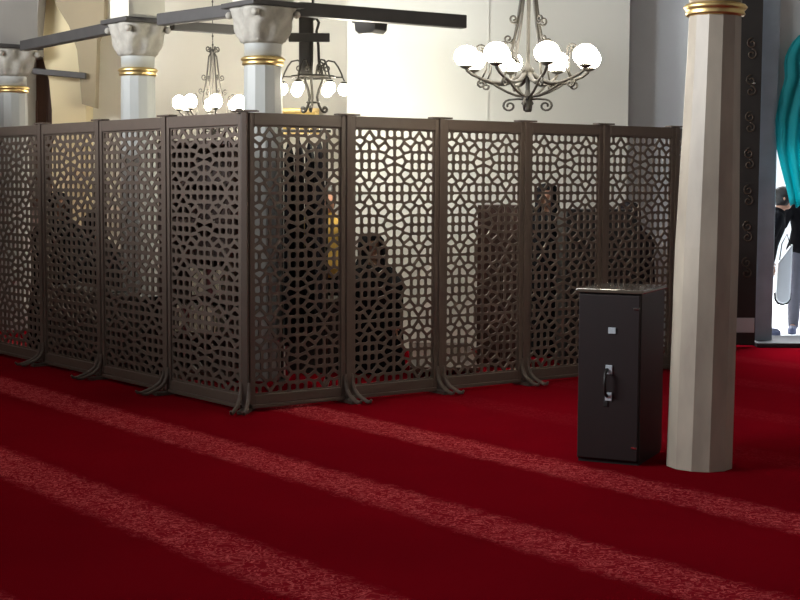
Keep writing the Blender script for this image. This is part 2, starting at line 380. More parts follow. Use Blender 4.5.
def lattice_mesh(w, h, barw, depth):
    # opening: u 135-215 .. 135+215, v -180 .. 1260
    U0, U1, V0, V1 = 135-215, 135+215, -180, 1260
    su, sv = w/(U1-U0), h/(V1-V0)
    mb = MB()
    for s in SEEDS:
        if not (U0-45 < s[0] < U1+45 and V0-45 < s[1] < V1+45): continue
        poly = [(U0, V0), (U1, V0), (U1, V1), (U0, V1)]
        for q in SEEDS:
            if q == s: continue
            dx, dy = q[0]-s[0], q[1]-s[1]
            if dx*dx+dy*dy > 130*130: continue
            poly = clip(poly, ((s[0]+q[0])/2, (s[1]+q[1])/2), (dx, dy))
            if len(poly) < 3: break
        if len(poly) < 3: continue
        pts = [((p[0]-135)*su, (p[1]-V0)*sv) for p in poly]
        cl = []
        for p in pts:
            if not cl or math.dist(p, cl[-1]) > 1e-4: cl.append(p)
        if math.dist(cl[0], cl[-1]) <= 1e-4: cl.pop()
        if len(cl) < 3: continue
        pts = cl
        area = sum(pts[i][0]*pts[(i+1) % len(pts)][1]-pts[(i+1) % len(pts)][0]*pts[i][1] for i in range(len(pts)))/2
        if area < 0: pts.reverse()
        # inset by half the bar
        n = len(pts); inner = list(pts)
        for i in range(n):
            a, b = pts[i], pts[(i+1) % n]; L = math.dist(a, b)
            nx, ny = (b[1]-a[1])/L, -(b[0]-a[0])/L      # outward
            inner = clip(inner, (a[0]-nx*barw/2, a[1]-ny*barw/2), (nx, ny))
            if len(inner) < 3: break
        if len(inner) < 3 or abs(area) < 2e-4:
            k = len(mb.v); continue_solid = True
            vs = [(x, -depth/2, z) for x, z in pts]+[(x, depth/2, z) for x, z in pts]
            mb.add(vs, [tuple(range(n)), tuple(reversed(range(n, 2*n)))]); continue
        # round the opening: corner cutting once
        rnd = []
        for i in range(len(inner)):
            a, b = inner[i], inner[(i+1) % len(inner)]
            rnd.append((a[0]*.8+b[0]*.2, a[1]*.8+b[1]*.2)); rnd.append((a[0]*.2+b[0]*.8, a[1]*.2+b[1]*.8))
        # bridge outer polygon and rounded opening by angle about the centroid
        cx = sum(p[0] for p in rnd)/len(rnd); cy = sum(p[1] for p in rnd)/len(rnd)
        K = 14; O = []; I = []
        def hit(pg, ang):
            dx, dy = math.cos(ang), math.sin(ang); best = None
            for i in range(len(pg)):
                a, b = pg[i], pg[(i+1) % len(pg)]
                ex, ey = b[0]-a[0], b[1]-a[1]; den = dx*ey-dy*ex
                if abs(den) < 1e-12: continue
                t = ((a[0]-cx)*ey-(a[1]-cy)*ex)/den; q = ((a[0]-cx)*dy-(a[1]-cy)*dx)/den
                if t > 0 and -1e-6 <= q <= 1+1e-6 and (best is None or t < best): best = t
            return (cx+dx*best, cy+dy*best) if best else (cx, cy)
        angs = sorted(set([round(math.atan2(p[1]-cy, p[0]-cx), 4) for p in pts]+[round(math.atan2(p[1]-cy, p[0]-cx), 4) for p in rnd[::1]]))
        O = [hit(pts, g) for g in angs]; I = [hit(rnd, g) for g in angs]; K = len(angs)
        vs = [(p[0], -depth/2, p[1]) for p in O]+[(p[0], -depth/2, p[1]) for p in I]+[(p[0], depth/2, p[1]) for p in I]+[(p[0], depth/2, p[1]) for p in O]
        fs = []
        for i in range(K):
            jn = (i+1) % K
            for r in range(3): fs.append((r*K+i, r*K+jn, (r+1)*K+jn, (r+1)*K+i))
        mb.add(vs, fs)
    return mb
PW = .032      # half width of a post
def make_panel(w, label, barw):
    t = thing('lattice_screen', (0,0,0), 0, label, 'screen', 'pierced lattice screens standing in an L')
    iw = w-.045; st = .036
    f = MB()
    f.box(-iw/2, -iw/2+st, -.02, .02, .045, H-.003).box(iw/2-st, iw/2, -.02, .02, .045, H-.003)
    f.box(-iw/2+st, iw/2-st, -.02, .02, H-.085, H-.003).box(-iw/2+st, iw/2-st, -.02, .02, .045, .11)
    f.build('frame', M['screen'], t, bevel=.004)
    ow = iw-2*st; oh = H-.085-.11
    l = lattice_mesh(ow, oh, barw, .012)
    lo = l.build('lattice', M['screen'], t, fixn=False); lo.location = (0, 0, .11)
    MB().box(-iw/2+.01, iw/2-.01, -.028, .028, .02, .045).build('bottom_rail', M['screen'], t, bevel=.004)
    return t
def make_post(label, corner=False):
    t = thing('screen_post', (0,0,0), 0, label, 'post', 'upright posts joining the lattice screens')
    MB().box(-.02, .02, -.03, .03, .03, H).build('post_shaft', M['screen'], t, bevel=.004)
    MB().box(-.09, .09, -.035, .035, H, H+.012).build('cap', M['screen'], t, bevel=.004)
    for sg in (-1, 1):
        fo = MB()
        for ox in (-.028, .028):
            path = [(ox, sg*.02, .2), (ox, sg*.032, .14), (ox*1.1, sg*.055, .09), (ox*1.2, sg*.1, .055), (ox*1.35, sg*.155, .036), (ox*1.45, sg*.205, .022), (ox*1.5, sg*.235, .026), (ox*1.5, sg*.25, .043)]
            fo.tube(path, [.012, .014, .015, .015, .014, .013, .011, .008], 8)
        fo.box(-.035, .035, min(sg*.0, sg*.12), max(sg*.0, sg*.12), .0, .022)
        fo.build('foot', M['screen'], t, smooth=False, bevel=.002)
    return t
ord_ = ['first', 'second', 'third', 'fourth', 'fifth', 'sixth']
LL = ['lattice screen forming the left face of the corner, next to the corner post',
      'lattice screen with the middle column behind it, second left of the corner',
      'lattice screen with the bright cream wall and a dark robed figure behind it',
      'lattice screen at the left edge of the picture, brown door behind it',
      'lattice screen cut off by the left edge of the picture']
RL = ['lattice screen forming the right face of the corner, hanging robes behind it',
      'lattice screen with the black robed kneeling figure seen through its left half',
      'lattice screen with a bright gap beside a brown cupboard behind it',
      'lattice screen with a robed woman and dark cupboard behind, over the standing cabinet',
      'lattice screen directly behind the black standing cabinet',
      'lattice screen mostly hidden behind the thick pale column']
proto = None
for i in range(4):
    if proto is None: o = proto = make_panel(WL, LL[0], .025)
    else: o = copy_tree(proto); o['label'] = LL[i]
    o.location = CORNER+DL*WL*(i+.5); o.rotation_euler.z = math.atan2(-DL.y, -DL.x)
proto2 = None
for i in range(6):
    if proto2 is None: o = proto2 = make_panel(WR, RL[0], .019)
    else: o = copy_tree(proto2); o['label'] = RL[i]
    o.location = CORNER+DR*WR*(i+.5); o.rotation_euler.z = math.atan2(DR.y, DR.x)
DF = Vector((.42, .908, 0)); o.location = CORNER+DR*WR*5+DF*WR*.5; o.rotation_euler.z = math.atan2(DF.y, DF.x)
pp = make_post('post at the projecting corner where the two runs of screens meet')
pp.location = CORNER; pp.rotation_euler.z = math.atan2((DR-DL).y, (DR-DL).x)
PLB = ['first screen post left of the corner post', 'second screen post left of the corner post', 'third screen post left of the corner post, near the left edge', 'screen post at the extreme left, outermost of the run']
PRB = ['screen post right of the hanging robes, first right of the corner', 'screen post left of the bright gap, second right of the corner', 'screen post in front of the brown cupboard edge', 'screen post rising just behind the top left of the standing cabinet', 'last visible screen post, left of the thick pale column', 'screen post hidden behind the thick pale column']
for i in range(4):
    o = copy_tree(pp); o['label'] = PLB[i]; o.location = CORNER+DL*WL*(i+1); o.rotation_euler.z = math.atan2(-DL.y, -DL.x)
for i in range(5):
    o = copy_tree(pp); o['label'] = PRB[i]; o.location = CORNER+DR*WR*(i+1); o.rotation_euler.z = math.atan2(DR.y, DR.x)
    if i == 5: o.location = CORNER+DR*WR*5+DF*WR; o.rotation_euler.z = math.atan2(DF.y, DF.x)

# ------------------------------------------------------------------ chandeliers
def chandelier(loc, scale, label, ztop=6.0, arms=8, globe=.078, zs=.87):
    t = thing('chandelier', loc, .2, label, 'chandelier', 'wrought iron chandeliers with round arms'); t.scale = (scale, scale, scale*zs)
    R3 = lambda a, pr: [(r*math.cos(a), r*math.sin(a), z) for r, z in pr]
    hub = MB().lathe([(.012,-.36),(.03,-.345),(.018,-.33),(.04,-.30),(.028,-.27),(.045,-.25),(.02,-.23),(.014,-.2),(.014,-.1),(.03,-.08),(.045,-.06),(.02,-.03),(.012,0),(.012,.55),(.04,.56),(.04,.58),(.012,.6)], 14)
    hub.build('stem', M['iron'], t, smooth=True)
    for k in range(4):
        a = k*PI/2+.35; m = MB()
        m.tube(R3(a, [(.02,.56),(.05,.52),(.065,.4),(.082,.28),(.105,.17),(.125,.08),(.12,.03),(.09,.0)]), .0105, 8)
        m.tube(R3(a, spiral((.115,.30), .036, 1.3, PI)), .007, 6)
        m.tube(R3(a, spiral((.155,.155), .034, 1.3, PI)), .007, 6)
        m.tube(R3(a, spiral((.06,.60), .03, 1.2, -PI/2-.6)), .008, 6)
        m.build('upright_scroll', M['iron'], t, smooth=True)
    for k in range(4):
        a = k*PI/2+.35+PI/4
        MB().tube(R3(a, spiral((.115,-.315), .045, 1.35, PI/2, -1)+[]), .008, 6).tube(R3(a, [(.02,-.27),(.06,-.265),(.115,-.27)]), .008, 6).build('finial_scroll', M['iron'], t, smooth=True)
    for k in range(arms):
        a = 2*PI*k/arms; m = MB()
        m.tube(R3(a, [(.01,-.07),(.05,-.10),(.10,-.135),(.17,-.155),(.24,-.15),(.30,-.128),(.36,-.10),(.395,-.07),(.40,-.055)]), [.016,.017,.016,.013,.012,.011,.010,.010,.009], 8)
        m.tube(R3(a, [(.25,-.14),(.2,-.18),(.14,-.215),(.08,-.24),(.02,-.25)]), .009, 6)
        m.tube(R3(a, spiral((.30,-.165), .03, 1.2, PI/2, -1)), .008, 6)
        m.tube(R3(a, [(.30,-.13),(.27,-.06),(.265,.02),(.275,.07)]+spiral((.31,.085), .035, 1.2, PI, -1)), .006, 6)
        m.lathe([(.01,-.06),(.035,-.05),(.045,-.035),(.04,-.03)], 12, c=(.40*math.cos(a), .40*math.sin(a), -.0))
        ar = m.build('arm', M['iron'], t, smooth=True)
        MB().ball((.40*math.cos(a), .40*math.sin(a), .03), globe, 16, 10, sz=1.0).build('lamp_globe', M['bulb'], ar, smooth=True)
    zt = (ztop-loc[2])/scale/zs
    ch = MB(); z = .6
    while z < zt-.02:
        L = min(.09, zt-z); ch.tube([(0,0,z), (0,0,z+L*.96)], .006, 6); ch.ball((0,0,z+L*.5), .012, 8, 6); z += L
    ch.build('chain', M['iron'], t, smooth=True)
    return t
P3 = P(528, 62, 9.5); chandelier(P3, 1.03, 'big wrought iron chandelier with glowing globes, nearest, above the right run of screens')
P1 = P(213, 106, 16.2); chandelier(P1, .93, 'small far wrought iron chandelier hanging left of the corner column', globe=.078, zs=1.12)
# hooped chandelier
P2 = P(313, 77, 11.62)
t = thing('hoop_chandelier', P2, 0, 'iron chandelier with one flat hoop and tall wavy rods, in front of the upright board', 'chandelier')
hp = MB(); nn = 40; Rr = .17
hp.tube([(Rr*math.cos(2*PI*k/nn), Rr*math.sin(2*PI*k/nn), 0) for k in range(nn+1)], .011, 8); hp.build('hoop', M['iron'], t, smooth=True)
wv = MB()
for sg in (0, 1, 2):
    a = sg*2*PI/3+.4
    wv.tube([((r)*math.cos(a), r*math.sin(a), z) for r, z in [(.02,.47),(.05,.43),(.03,.36),(.045,.25),(.05,.12),(.075,.04),(.08,-.03),(.05,-.1),(.035,-.16),(.05,-.22),(.075,-.26)]+spiral((.10,-.25), .028, 1.1, PI, 1)], .0115, 8)
wv.tube([(.05*math.cos(2*PI*k/20), .05*math.sin(2*PI*k/20), -.2) for k in range(21)], .006, 6)
wv.build('wavy_rods', M['iron'], t, smooth=True)
MB().tube([(0,0,.46),(0,0,P(313,4,11.62).z-P2.z+.0)], .012, 8).ball((0,0,.47), .03, 10, 8).tube([(0,0,P(313,4,11.62).z-P2.z), (0,0,6-P2.z)], .012, 8).build('hanging_rod', M['iron'], t, smooth=True)
for k in range(6):
    a = k*PI/3+.1
    m = MB().tube([(r*math.cos(a), r*math.sin(a), z) for r, z in [(.05,.02),(.07,.09),(.12,.13),(.17,.12),(.2,.08),(.225,.03),(.235,0.0)]], .0075, 6)
    m.tube([(r*math.cos(a), r*math.sin(a), z) for r, z in spiral((.11,.07), .035, 1.3, PI/2, 1)], .006, 6)
    m.tube([(.16*math.cos(a), .16*math.sin(a), 0), (.235*math.cos(a), .235*math.sin(a), 0), (.25*math.cos(a), .25*math.sin(a), -.03)], .007, 6)
    m.lathe([(.02,-.035),(.028,-.045),(.03,-.055),(.02,-.06)], 12, c=(.245*math.cos(a), .245*math.sin(a), .0))
    ar = m.build('arm', M['iron'], t, smooth=True)
    MB().ball((.245*math.cos(a), .245*math.sin(a), -.095), .045, 14, 10, sz=1.15).build('lamp_globe', M['bulb'], ar, smooth=True)

# ------------------------------------------------------------------ black cabinet beside the column
fa = G(576, 461); fb = G(637, 466.5)
ang = math.atan2(fb.y-fa.y, fb.x-fa.x); cw = (fb-fa).length; cd = .40; chh = .965
cab = thing('cabinet', fa, ang, 'black-brown lacquered cabinet with latch and side hinges, against the thick pale column', 'cabinet')
DV = Vector((-math.sin(ang), math.cos(ang)))
CW = .355; cd = .49
MB().box(0, CW, .015, cd, .014, chh-.02).build('body', M['cabinet'], cab, bevel=.006)
MB().box(.006, CW-.006, .02, cd-.01, 0, .014).build('plinth', M['blackwood'], cab)
MB().box(-.012, CW+.012, -.008, cd+.01, chh-.02, chh).build('top', M['cabtop'], cab, bevel=.005)
dd = MB().box(.006, CW-.006, -.005, .0149, .025, chh-.03).build('door', M['cabinet'], cab, bevel=.004)
hx = CW*.52; zz = lambda py: chh*(459-py)/172
def inside(o, x0, x1, z0, z1, m, name, d=.012): MB().box(x0, x1, -.005-d, -.005, z0, z1).build(name, m, o, bevel=.002)
inside(dd, hx-.008, hx+.034, zz(330), zz(324), M['satin'], 'lock_plate', .008)
for h0, h1 in ((370, 361), (396, 388)): MB().box(hx-.02, hx+.018, -.013, -.005, zz(h0), zz(h1)).build('handle_mount', M['satin'], dd, bevel=.002)
MB().tube([(hx-.01, -.013, zz(365)), (hx-.01, -.045, zz(369)), (hx-.012, -.05, zz(379)), (hx-.01, -.045, zz(388)), (hx-.01, -.013, zz(392))], .009, 8).build('handle', M['blackwood'], dd, smooth=True)
inside(dd, hx-.03, hx-.005, zz(402), zz(397), M['blackwood'], 'keyhole_cover', .006)
for py in (305, 441): MB().box(CW-.04, CW-.008, -.012, -.0045, zz(py)-.006, zz(py)+.006).build('hinge', M['chrome'], cab, bevel=.001)

# ------------------------------------------------------------------ things behind the screens
def shelf_unit(loc, rz, w, d, h, m, name, label, cat, shelves=4, doors=False):
    t = thing(name, loc, rz, label, cat)
    f = MB().box(-w/2, -w/2+.025, -d/2, d/2, 0, h).box(w/2-.025, w/2, -d/2, d/2, 0, h).box(-w/2+.025, w/2-.025, d/2-.015, d/2, 0, h).box(-w/2+.025, w/2-.025, -d/2, d/2-.015, h-.03, h).box(-w/2+.025, w/2-.025, -d/2+.01, d/2-.015, 0, .07)
    f.build('carcass', m, t, bevel=.003)
    for k in range(1, shelves):
        z = .07+(h-.1)*k/shelves
        MB().box(-w/2+.025, w/2-.025, -d/2+.02, d/2-.015, z-.01, z+.01).build('shelf', m, t)
    if doors:
        for sg in (-1, 1):
            x0, x1 = (-w/2+.003, -.002) if sg < 0 else (.002, w/2-.003)
            dr_ = MB().box(x0, x1, -d/2-.02, -d/2-.001, .075, h-.002).build('door', m, t, bevel=.003)
            MB().tube([(sg*.04, -d/2-.02, h*.55), (sg*.04, -d/2-.045, h*.56), (sg*.04, -d/2-.045, h*.64), (sg*.04, -d/2-.02, h*.65)], .005, 6).build('handle', M['chrome'], dr_)
    return t
# bookcase behind the first left panel
bk = P(206, 200, 11.3); bz = P(206, 141, 11.3).z
BW, BD = .62, .3; brz = math.radians(-20)
bt = shelf_unit((bk.x-.02, 11.3, 0), brz, BW, BD, bz, M['robe2'] if False else M['darkwood'], 'bookcase', 'tall dark bookcase behind the screen left of the corner', 'bookcase', 6)
Rb = Matrix.Rotation(brz, 3, 'Z')
books = []
for sh, xs in ((1, range(11)), (2, range(5, 12))):
    zb = .07+(bz-.1)*(sh)/6+.0105 if sh else .07
    x = -BW/2+.05+ (.0 if sh == 1 else .2)
    for k in xs:
        th = random.choice((.03, .036, .042)); hh = random.uniform(.18, .225); dp_ = .15
        m_ = random.choice(('book1', 'book1', 'book2', 'book3')) if sh == 2 else random.choice(('book1', 'book3'))
        if x+th > BW/2-.03: break
        loc = Rb @ Vector((x+th/2, -BD/2+.11, 0)); 
        nm = {'book1':'ivory','book2':'green','book3':'maroon'}[m_]
        bo = MB().box(-th/2, -th/2+.003, -dp_/2, dp_/2, 0, hh).box(th/2-.003, th/2, -dp_/2, dp_/2, 0, hh).box(-th/2, th/2, -dp_/2-.003, -dp_/2, 0, hh).build('book', M[m_], None)
        bo.location = Vector((bt.location.x, bt.location.y, zb))+loc; bo.rotation_euler.z = brz
        pg = MB().box(-th/2+.003, th/2-.003, -dp_/2, dp_/2-.006, .004, hh-.004).build('pages', M['paper'], bo)
        lab = {1: 'lower', 2: 'upper'}[sh]
        tag(bo, f'{nm} book upright in the {lab} row of the dark bookcase behind the screens', 'book', 'books in the dark bookcase')
        x += th+.004

sb = P(506, 205, 12.15)
shelf_unit((sb.x, 12.2, 0), math.radians(-12), .42, .34, sb.z, M['darkwood'], 'cupboard', 'brown wooden cupboard behind the screens, right of the bright gap', 'cupboard', 3, True)
sc_ = P(598, 209, 12.3)
shelf_unit((sc_.x, 12.35, 0), math.radians(8), .62, .3, sc_.z, M['blackwood'], 'cupboard', 'wide black cupboard behind the screens between two robed women', 'cupboard', 3, True)
bn = thing('low_platform', (.35, 12.1, 0), 0, 'low dark wooden platform added over the shaded carpet behind the screens, beside the kneeling figure', 'platform')  # dark deck added where the carpet lies in shade
MB().box(-.27, .27, -.85, .9, .07, .1).build('deck', M['darkwood'], bn, bevel=.004)
for sx_ in (-.24, .2): MB().box(sx_, sx_+.04, -.82, .87, 0, .07).build('runner', M['darkwood'], bn)
cx_ = P(316, 300, 11.75)  # dark block added to hide the red floor and darken the view
ct = thing('dark_filler_chest', (cx_.x, 11.8, 0), .15, 'low dark chest added at the foot of the hanging robes to darken the floor behind the screens', 'chest')
MB().box(-.24, .24, -.17, .17, 0, .56).build('body', M['blackwood'], ct, bevel=.005)
MB().box(-.25, .25, -.18, .18, .56, .6).build('lid', M['blackwood'], ct, bevel=.005)
NL = Vector((DL.y, -DL.x, 0))
for along, ln, lab in ((2.1, .5, 'long low dark chest added to darken the floor behind the screens, right one of the pair near the bookcase'), (2.98, .95, 'long low dark chest added to darken the floor behind the screens, left one of the pair near the robed figures')):  # added dark blocks, standing in for darkness low behind the lattice
    c_ = CORNER+DL*along+NL*.36
    ct = thing('dark_filler_chest', (c_.x, c_.y, 0), math.atan2(-DL.y, -DL.x), lab, 'chest')
    MB().box(-ln/2, ln/2, -.12, .12, 0, .6).build('body', M['blackwood'], ct, bevel=.005)
    MB().box(-ln/2-.01, ln/2+.01, -.13, .13, .6, .64).build('lid', M['blackwood'], ct, bevel=.005)
# gilt framed panel on the far wall
gp0 = P(279, 134, 17.9); gp1 = P(319, 108, 17.9)
gt = thing('framed_panel', ((gp0.x+gp1.x)/2, 17.97, gp0.z), 0, 'gilt-framed yellow panel on the far wall just above the screens', 'picture frame')
w2 = (gp1.x-gp0.x)/2; hh = gp1.z-gp0.z
MB().box(-w2, w2, -.04, .0, 0, .05).box(-w2, w2, -.04, 0, hh-.05, hh).box(-w2, -w2+.05, -.04, 0, .05, hh-.05).box(w2-.05, w2, -.04, 0, .05, hh-.05).build('frame', M['gold'], gt, bevel=.006)
MB().box(-w2+.05, w2-.05, -.02, .0, .05, hh-.05).build('panel', M['goldpaint'], gt)

# garment rack with robes
gx = P(304, 200, 11.0).x
rk = thing('garment_rack', (gx, 11.05, 0), 0, 'thin iron garment rack with dark robes, behind the screen right of the corner', 'garment rack')
rz_ = P(304, 131, 11.05).z
for sx_ in (-.17, .17): MB().tube([(sx_,0,.02),(sx_,0,rz_)], .011, 8).build('upright', M['iron'], rk, smooth=True)
MB().tube([(-.2,0,rz_),(.2,0,rz_)], .012, 8).build('hanging_rail', M['iron'], rk, smooth=True)
for sx_ in (-.17, .17): MB().box(sx_-.02,sx_+.02,-.2,.2,0,.03).build('base', M['iron'], rk, bevel=.004)
for k in range(4):
    xk = gx-.115+k*.077
    rb = MB()
    def md(a, z, k=k): return 1+.12*math.sin(5*a+k*2+z*1.5)
    prof = [(.14, .22+.04*k), (.145, .6), (.13, 1.1), (.125, 1.5), (.12, 1.66), (.05, 1.74), (.012, 1.77)]
    rb.lathe(prof, 32, sx=.27, sy=1.3, mod=md)
    ro = rb.build('hanging_robe', M['robe2'] if k % 2 else M['robe'], None, smooth=True, loc=(xk, 11.05, rz_-1.84))
    MB().tube([(0,0,1.76),(0,0,1.81),(0,.014,1.835),(0,0,1.857),(0,-.014,1.84)], .003, 6).build('hook', M['chrome'], ro, smooth=True)
    tag(ro, f'long dark robe hanging on the rack behind the screens, {ord_[k]} from the left', 'robe', 'robes hanging on the rack')

# ------------------------------------------------------------------ people
def skin_mesh(name, verts, edges, radii, root, sub=2, extra=None, voxel=.009):
    me = bpy.data.meshes.new(name+'_s'); me.from_pydata(verts, edges, []); me.update()
    o = bpy.data.objects.new(name+'_s', me); C.objects.link(o)
    sk = o.modifiers.new('skin', 'SKIN'); sk.use_smooth_shade = True; sk.branch_smoothing = .6
    lay = me.skin_vertices[0] if me.skin_vertices else None
    if lay is None:
        bpy.context.view_layer.objects.active = o; bpy.ops.mesh.customdata_skin_add(); lay = me.skin_vertices[0]
    for i, r in enumerate(radii):
        lay.data[i].radius = r if isinstance(r, tuple) else (r, r); lay.data[i].use_root = (i == root)
    ss = o.modifiers.new('sub', 'SUBSURF'); ss.levels = sub; ss.render_levels = sub
    dg = bpy.context.evaluated_depsgraph_get(); dg.update()
    m1 = bpy.data.meshes.new_from_object(o.evaluated_get(dg)); bpy.data.objects.remove(o)
    bm = bmesh.new(); bm.from_mesh(m1)
    if extra:
        t_ = bpy.data.meshes.new('t'); t_.from_pydata(extra.v, [], extra.f); bm.from_mesh(t_)
    m2 = bpy.data.meshes.new(name); bm.to_mesh(m2); bm.free()
    o2 = bpy.data.objects.new(name, m2); C.objects.link(o2)
    if voxel:
        rm = o2.modifiers.new('r', 'REMESH'); rm.mode = 'VOXEL'; rm.voxel_size = voxel
        dg = bpy.context.evaluated_depsgraph_get(); dg.update()
        m3 = bpy.data.meshes.new_from_object(o2.evaluated_get(dg)); o2.modifiers.clear(); o2.data = m3
    bm = bmesh.new(); bm.from_mesh(o2.data); bm.verts.ensure_lookup_table(); seen = set(); isl = []
    for v0 in bm.verts:
        if v0.index in seen: continue
        st = [v0]; seen.add(v0.index); cur = []
        while st:
            v = st.pop(); cur.append(v)
            for e_ in v.link_edges:
                q = e_.other_vert(v)
                if q.index not in seen: seen.add(q.index); st.append(q)
        isl.append(cur)
    isl.sort(key=len)
    bmesh.ops.delete(bm, geom=[v for c in isl[:-1] for v in c], context='VERTS'); bm.to_mesh(o2.data); bm.free()
    for p in o2.data.polygons: p.use_smooth = True
    return o2
def person(loc, rz, label, hgt=1.68, pose='stand', top='robe', legs='greycloth', top_long=False, chador=None, hairm='hair', armR=None, armL=None, lean=0):
    s = hgt/1.7; t = thing('person', loc, rz, label, 'person')
    kneel = pose == 'kneel'
    dz = -.42 if kneel else 0        # kneeling upright: shins on the floor
    V = []; E = []; Rr = []; idx = {}
    def add(n, p, r, par=None):
        p = Vector(p); 
        if not (n.startswith('knee') or n.startswith('ank') or n.startswith('toe')):
            k = max(0, p.z-.95); p.y -= lean*k
            p.z += dz
        idx[n] = len(V); V.append(tuple(p*s)); Rr.append((r[0]*s, r[1]*s) if isinstance(r, tuple) else r*s)
        if par: E.append((idx[par], idx[n]))
    add('pelvis', (0,0,.95), (.15,.11)); add('waist', (0,0,1.1), (.125,.09), 'pelvis'); add('chest', (0,0,1.28), (.155,.105), 'waist')
    add('neck0', (0,.01,1.42), (.075,.065), 'chest'); add('neck', (0,0,1.49), .052, 'neck0'); add('head', (0,-.01,1.58), .07, 'neck')
    for sg, n, arm in ((-1, 'L', armL), (1, 'R', armR)):
        add('sh'+n, (sg*.165,0,1.38), .058, 'chest')
        a = arm or [(sg*.21,.0,1.12), (sg*.22,-.06,.87)]
        add('el'+n, a[0], .043, 'sh'+n); add('wr'+n, a[1], .028, 'el'+n)
        w = Vector(a[1]); d = (w-Vector(a[0])).normalized()
        sd = Vector((0,1,0)) if abs(d.y) < .8 else Vector((0,0,1))
        sd = (sd-d*sd.dot(d)).normalized()
        add('pm'+n, w+d*.06, (.03,.018), 'wr'+n)
        inw = d.cross(sd)*sg
        for q in range(4):
            b0 = w+d*.085+sd*(q-1.5)*.02; ln = (.065,.08,.074,.055)[q]
            add(f'f{n}{q}', b0, .0095, 'pm'+n); add(f'g{n}{q}', b0+d*ln*.55+inw*.008, .0085, f'f{n}{q}'); add(f'h{n}{q}', b0+d*ln+inw*.024, .007, f'g{n}{q}')
        add('th'+n, w+d*.035-sd*.035+inw*.01, .011, 'pm'+n); add('ti'+n, w+d*.08-sd*.055+inw*.02, .0085, 'th'+n)
        add('hip'+n, (sg*.085,0,.88), .09, 'pelvis')
        if kneel:
            add('knee'+n, (sg*.1,-.12,.06+.0), .058, 'hip'+n); V[-1] = (sg*.1*s, -.08*s, .065*s)
            add('ank'+n, (sg*.1,.33,.05), .036, 'knee'+n); add('toe'+n, (sg*.1,.44,.03), .03, 'ank'+n)
        else:
            add('knee'+n, (sg*.095,-.02,.5), .058, 'hip'+n); add('ank'+n, (sg*.1,.01,.08), .036, 'knee'+n); add('toe'+n, (sg*.115,-.15,.032), .03, 'ank'+n)
    hz = (1.6+dz)*s; hy = (-.02-lean*.65)*s
    ex = MB()
    ex.lathe([(.01,-.125),(.045,-.115),(.062,-.08),(.072,-.03),(.078,.02),(.076,.06),(.055,.1),(.01,.118)], 20, c=(0,hy,hz), sx=s, sy=1.22*s)
    ex.v = [(x, y, hz+(z-hz)*s) for x, y, z in ex.v]
    nz = MB().lathe([(.014,-.02),(.012,0),(.004,.035)], 8, c=(0, hy-.095*s, hz-.01)); ex.add(nz.v, nz.f)
    for sg in (-1, 1): ex.ball((sg*.077*s, hy+.01, hz), .018*s, 8, 6, sz=1.6); ex.ball((sg*.028*s, hy-.085*s, hz+.01), .013*s, 8, 6, sz=.7)
    ex.ball((0, hy-.085*s, hz-.055*s), .02*s, 8, 6, sz=.5)
    body = skin_mesh('body', V, E, Rr, 0, extra=ex); body.data.materials.clear(); body.data.materials.append(M['skin']); body.parent = t
    def shell(name, names, grow, m):
        mb = MB()
        for a_, b_ in E:
            na, nb = [k for k in idx if idx[k] == a_][0], [k for k in idx if idx[k] == b_][0]
            if na not in names or nb not in names: continue
            pa, pb = Vector(V[a_]), Vector(V[b_]); ra, rb = [q if isinstance(q, tuple) else (q, q) for q in (Rr[a_], Rr[b_])]
            N_ = max(4, int((pb-pa).length/.02))
            for q in range(N_+1):
                f = q/N_; p = pa.lerp(pb, f); rx = ra[0]+(rb[0]-ra[0])*f+grow; ry = ra[1]+(rb[1]-ra[1])*f+grow
                e_ = MB().ball((0, 0, 0), 1, 14, 8); mb.add([(p.x+x*rx, p.y+y*ry, p.z+z*min(rx, ry)) for x, y, z in e_.v], e_.f)
        o = mb.build(name, m, None, smooth=True)
        rm = o.modifiers.new('r', 'REMESH'); rm.mode = 'VOXEL'; rm.voxel_size = .012; sm_ = o.modifiers.new('s', 'SMOOTH'); sm_.iterations = 4
        dg = bpy.context.evaluated_depsgraph_get(); dg.update()
        m3 = bpy.data.meshes.new_from_object(o.evaluated_get(dg)); o.modifiers.clear(); o.data = m3
        for p in m3.polygons: p.use_smooth = True
        o.parent = t; return o
    # hair cap
    hc = MB().lathe([(.07,-.07),(.088,-.02),(.094,.03),(.088,.075),(.06,.115),(.01,.135)], 20, c=(0, hy+.02*s, hz), sx=s*.98, sy=1.2*s)
    if chador:
        cm = M[chador]
        base = 0.0
        def md(a, z): return 1+.055*math.sin(7*a+2.2*z)*max(0, min(1, (hgt+dz*s-.35-z)*1.6))+.02*math.sin(13*a)
        top_z = hgt+dz*s+.02
        wd = 1.15 if kneel else 1.0
        prof = [(.27*wd, .012), (.275*wd, .05), (.255*wd, top_z*.3), (.235*wd, top_z*.5), (.225*wd, top_z*.68), (.235, top_z-.38), (.2, top_z-.31), (.13, top_z-.255), (.108, top_z-.2), (.112, top_z-.12), (.1, top_z-.055), (.065, top_z-.015), (.01, top_z)]
        ch = MB()
        n = 56
        for i, (r, z) in enumerate(prof):
            f = min(1, max(0, (top_z-z-.15)/.3))
            yo = (hy*(1-f)) + (.14*min(1, (top_z-z)) if kneel and z < .5 else 0)
            for k in range(n):
                a = 2*PI*k/n; q = r*md(a, z); sy_ = 1.1*(1-f)+.78*f+(.5 if kneel and z < .3 else 0)
                y = q*math.sin(a)*sy_+yo; x = q*math.cos(a)
                ch.v.append((x, y, z))
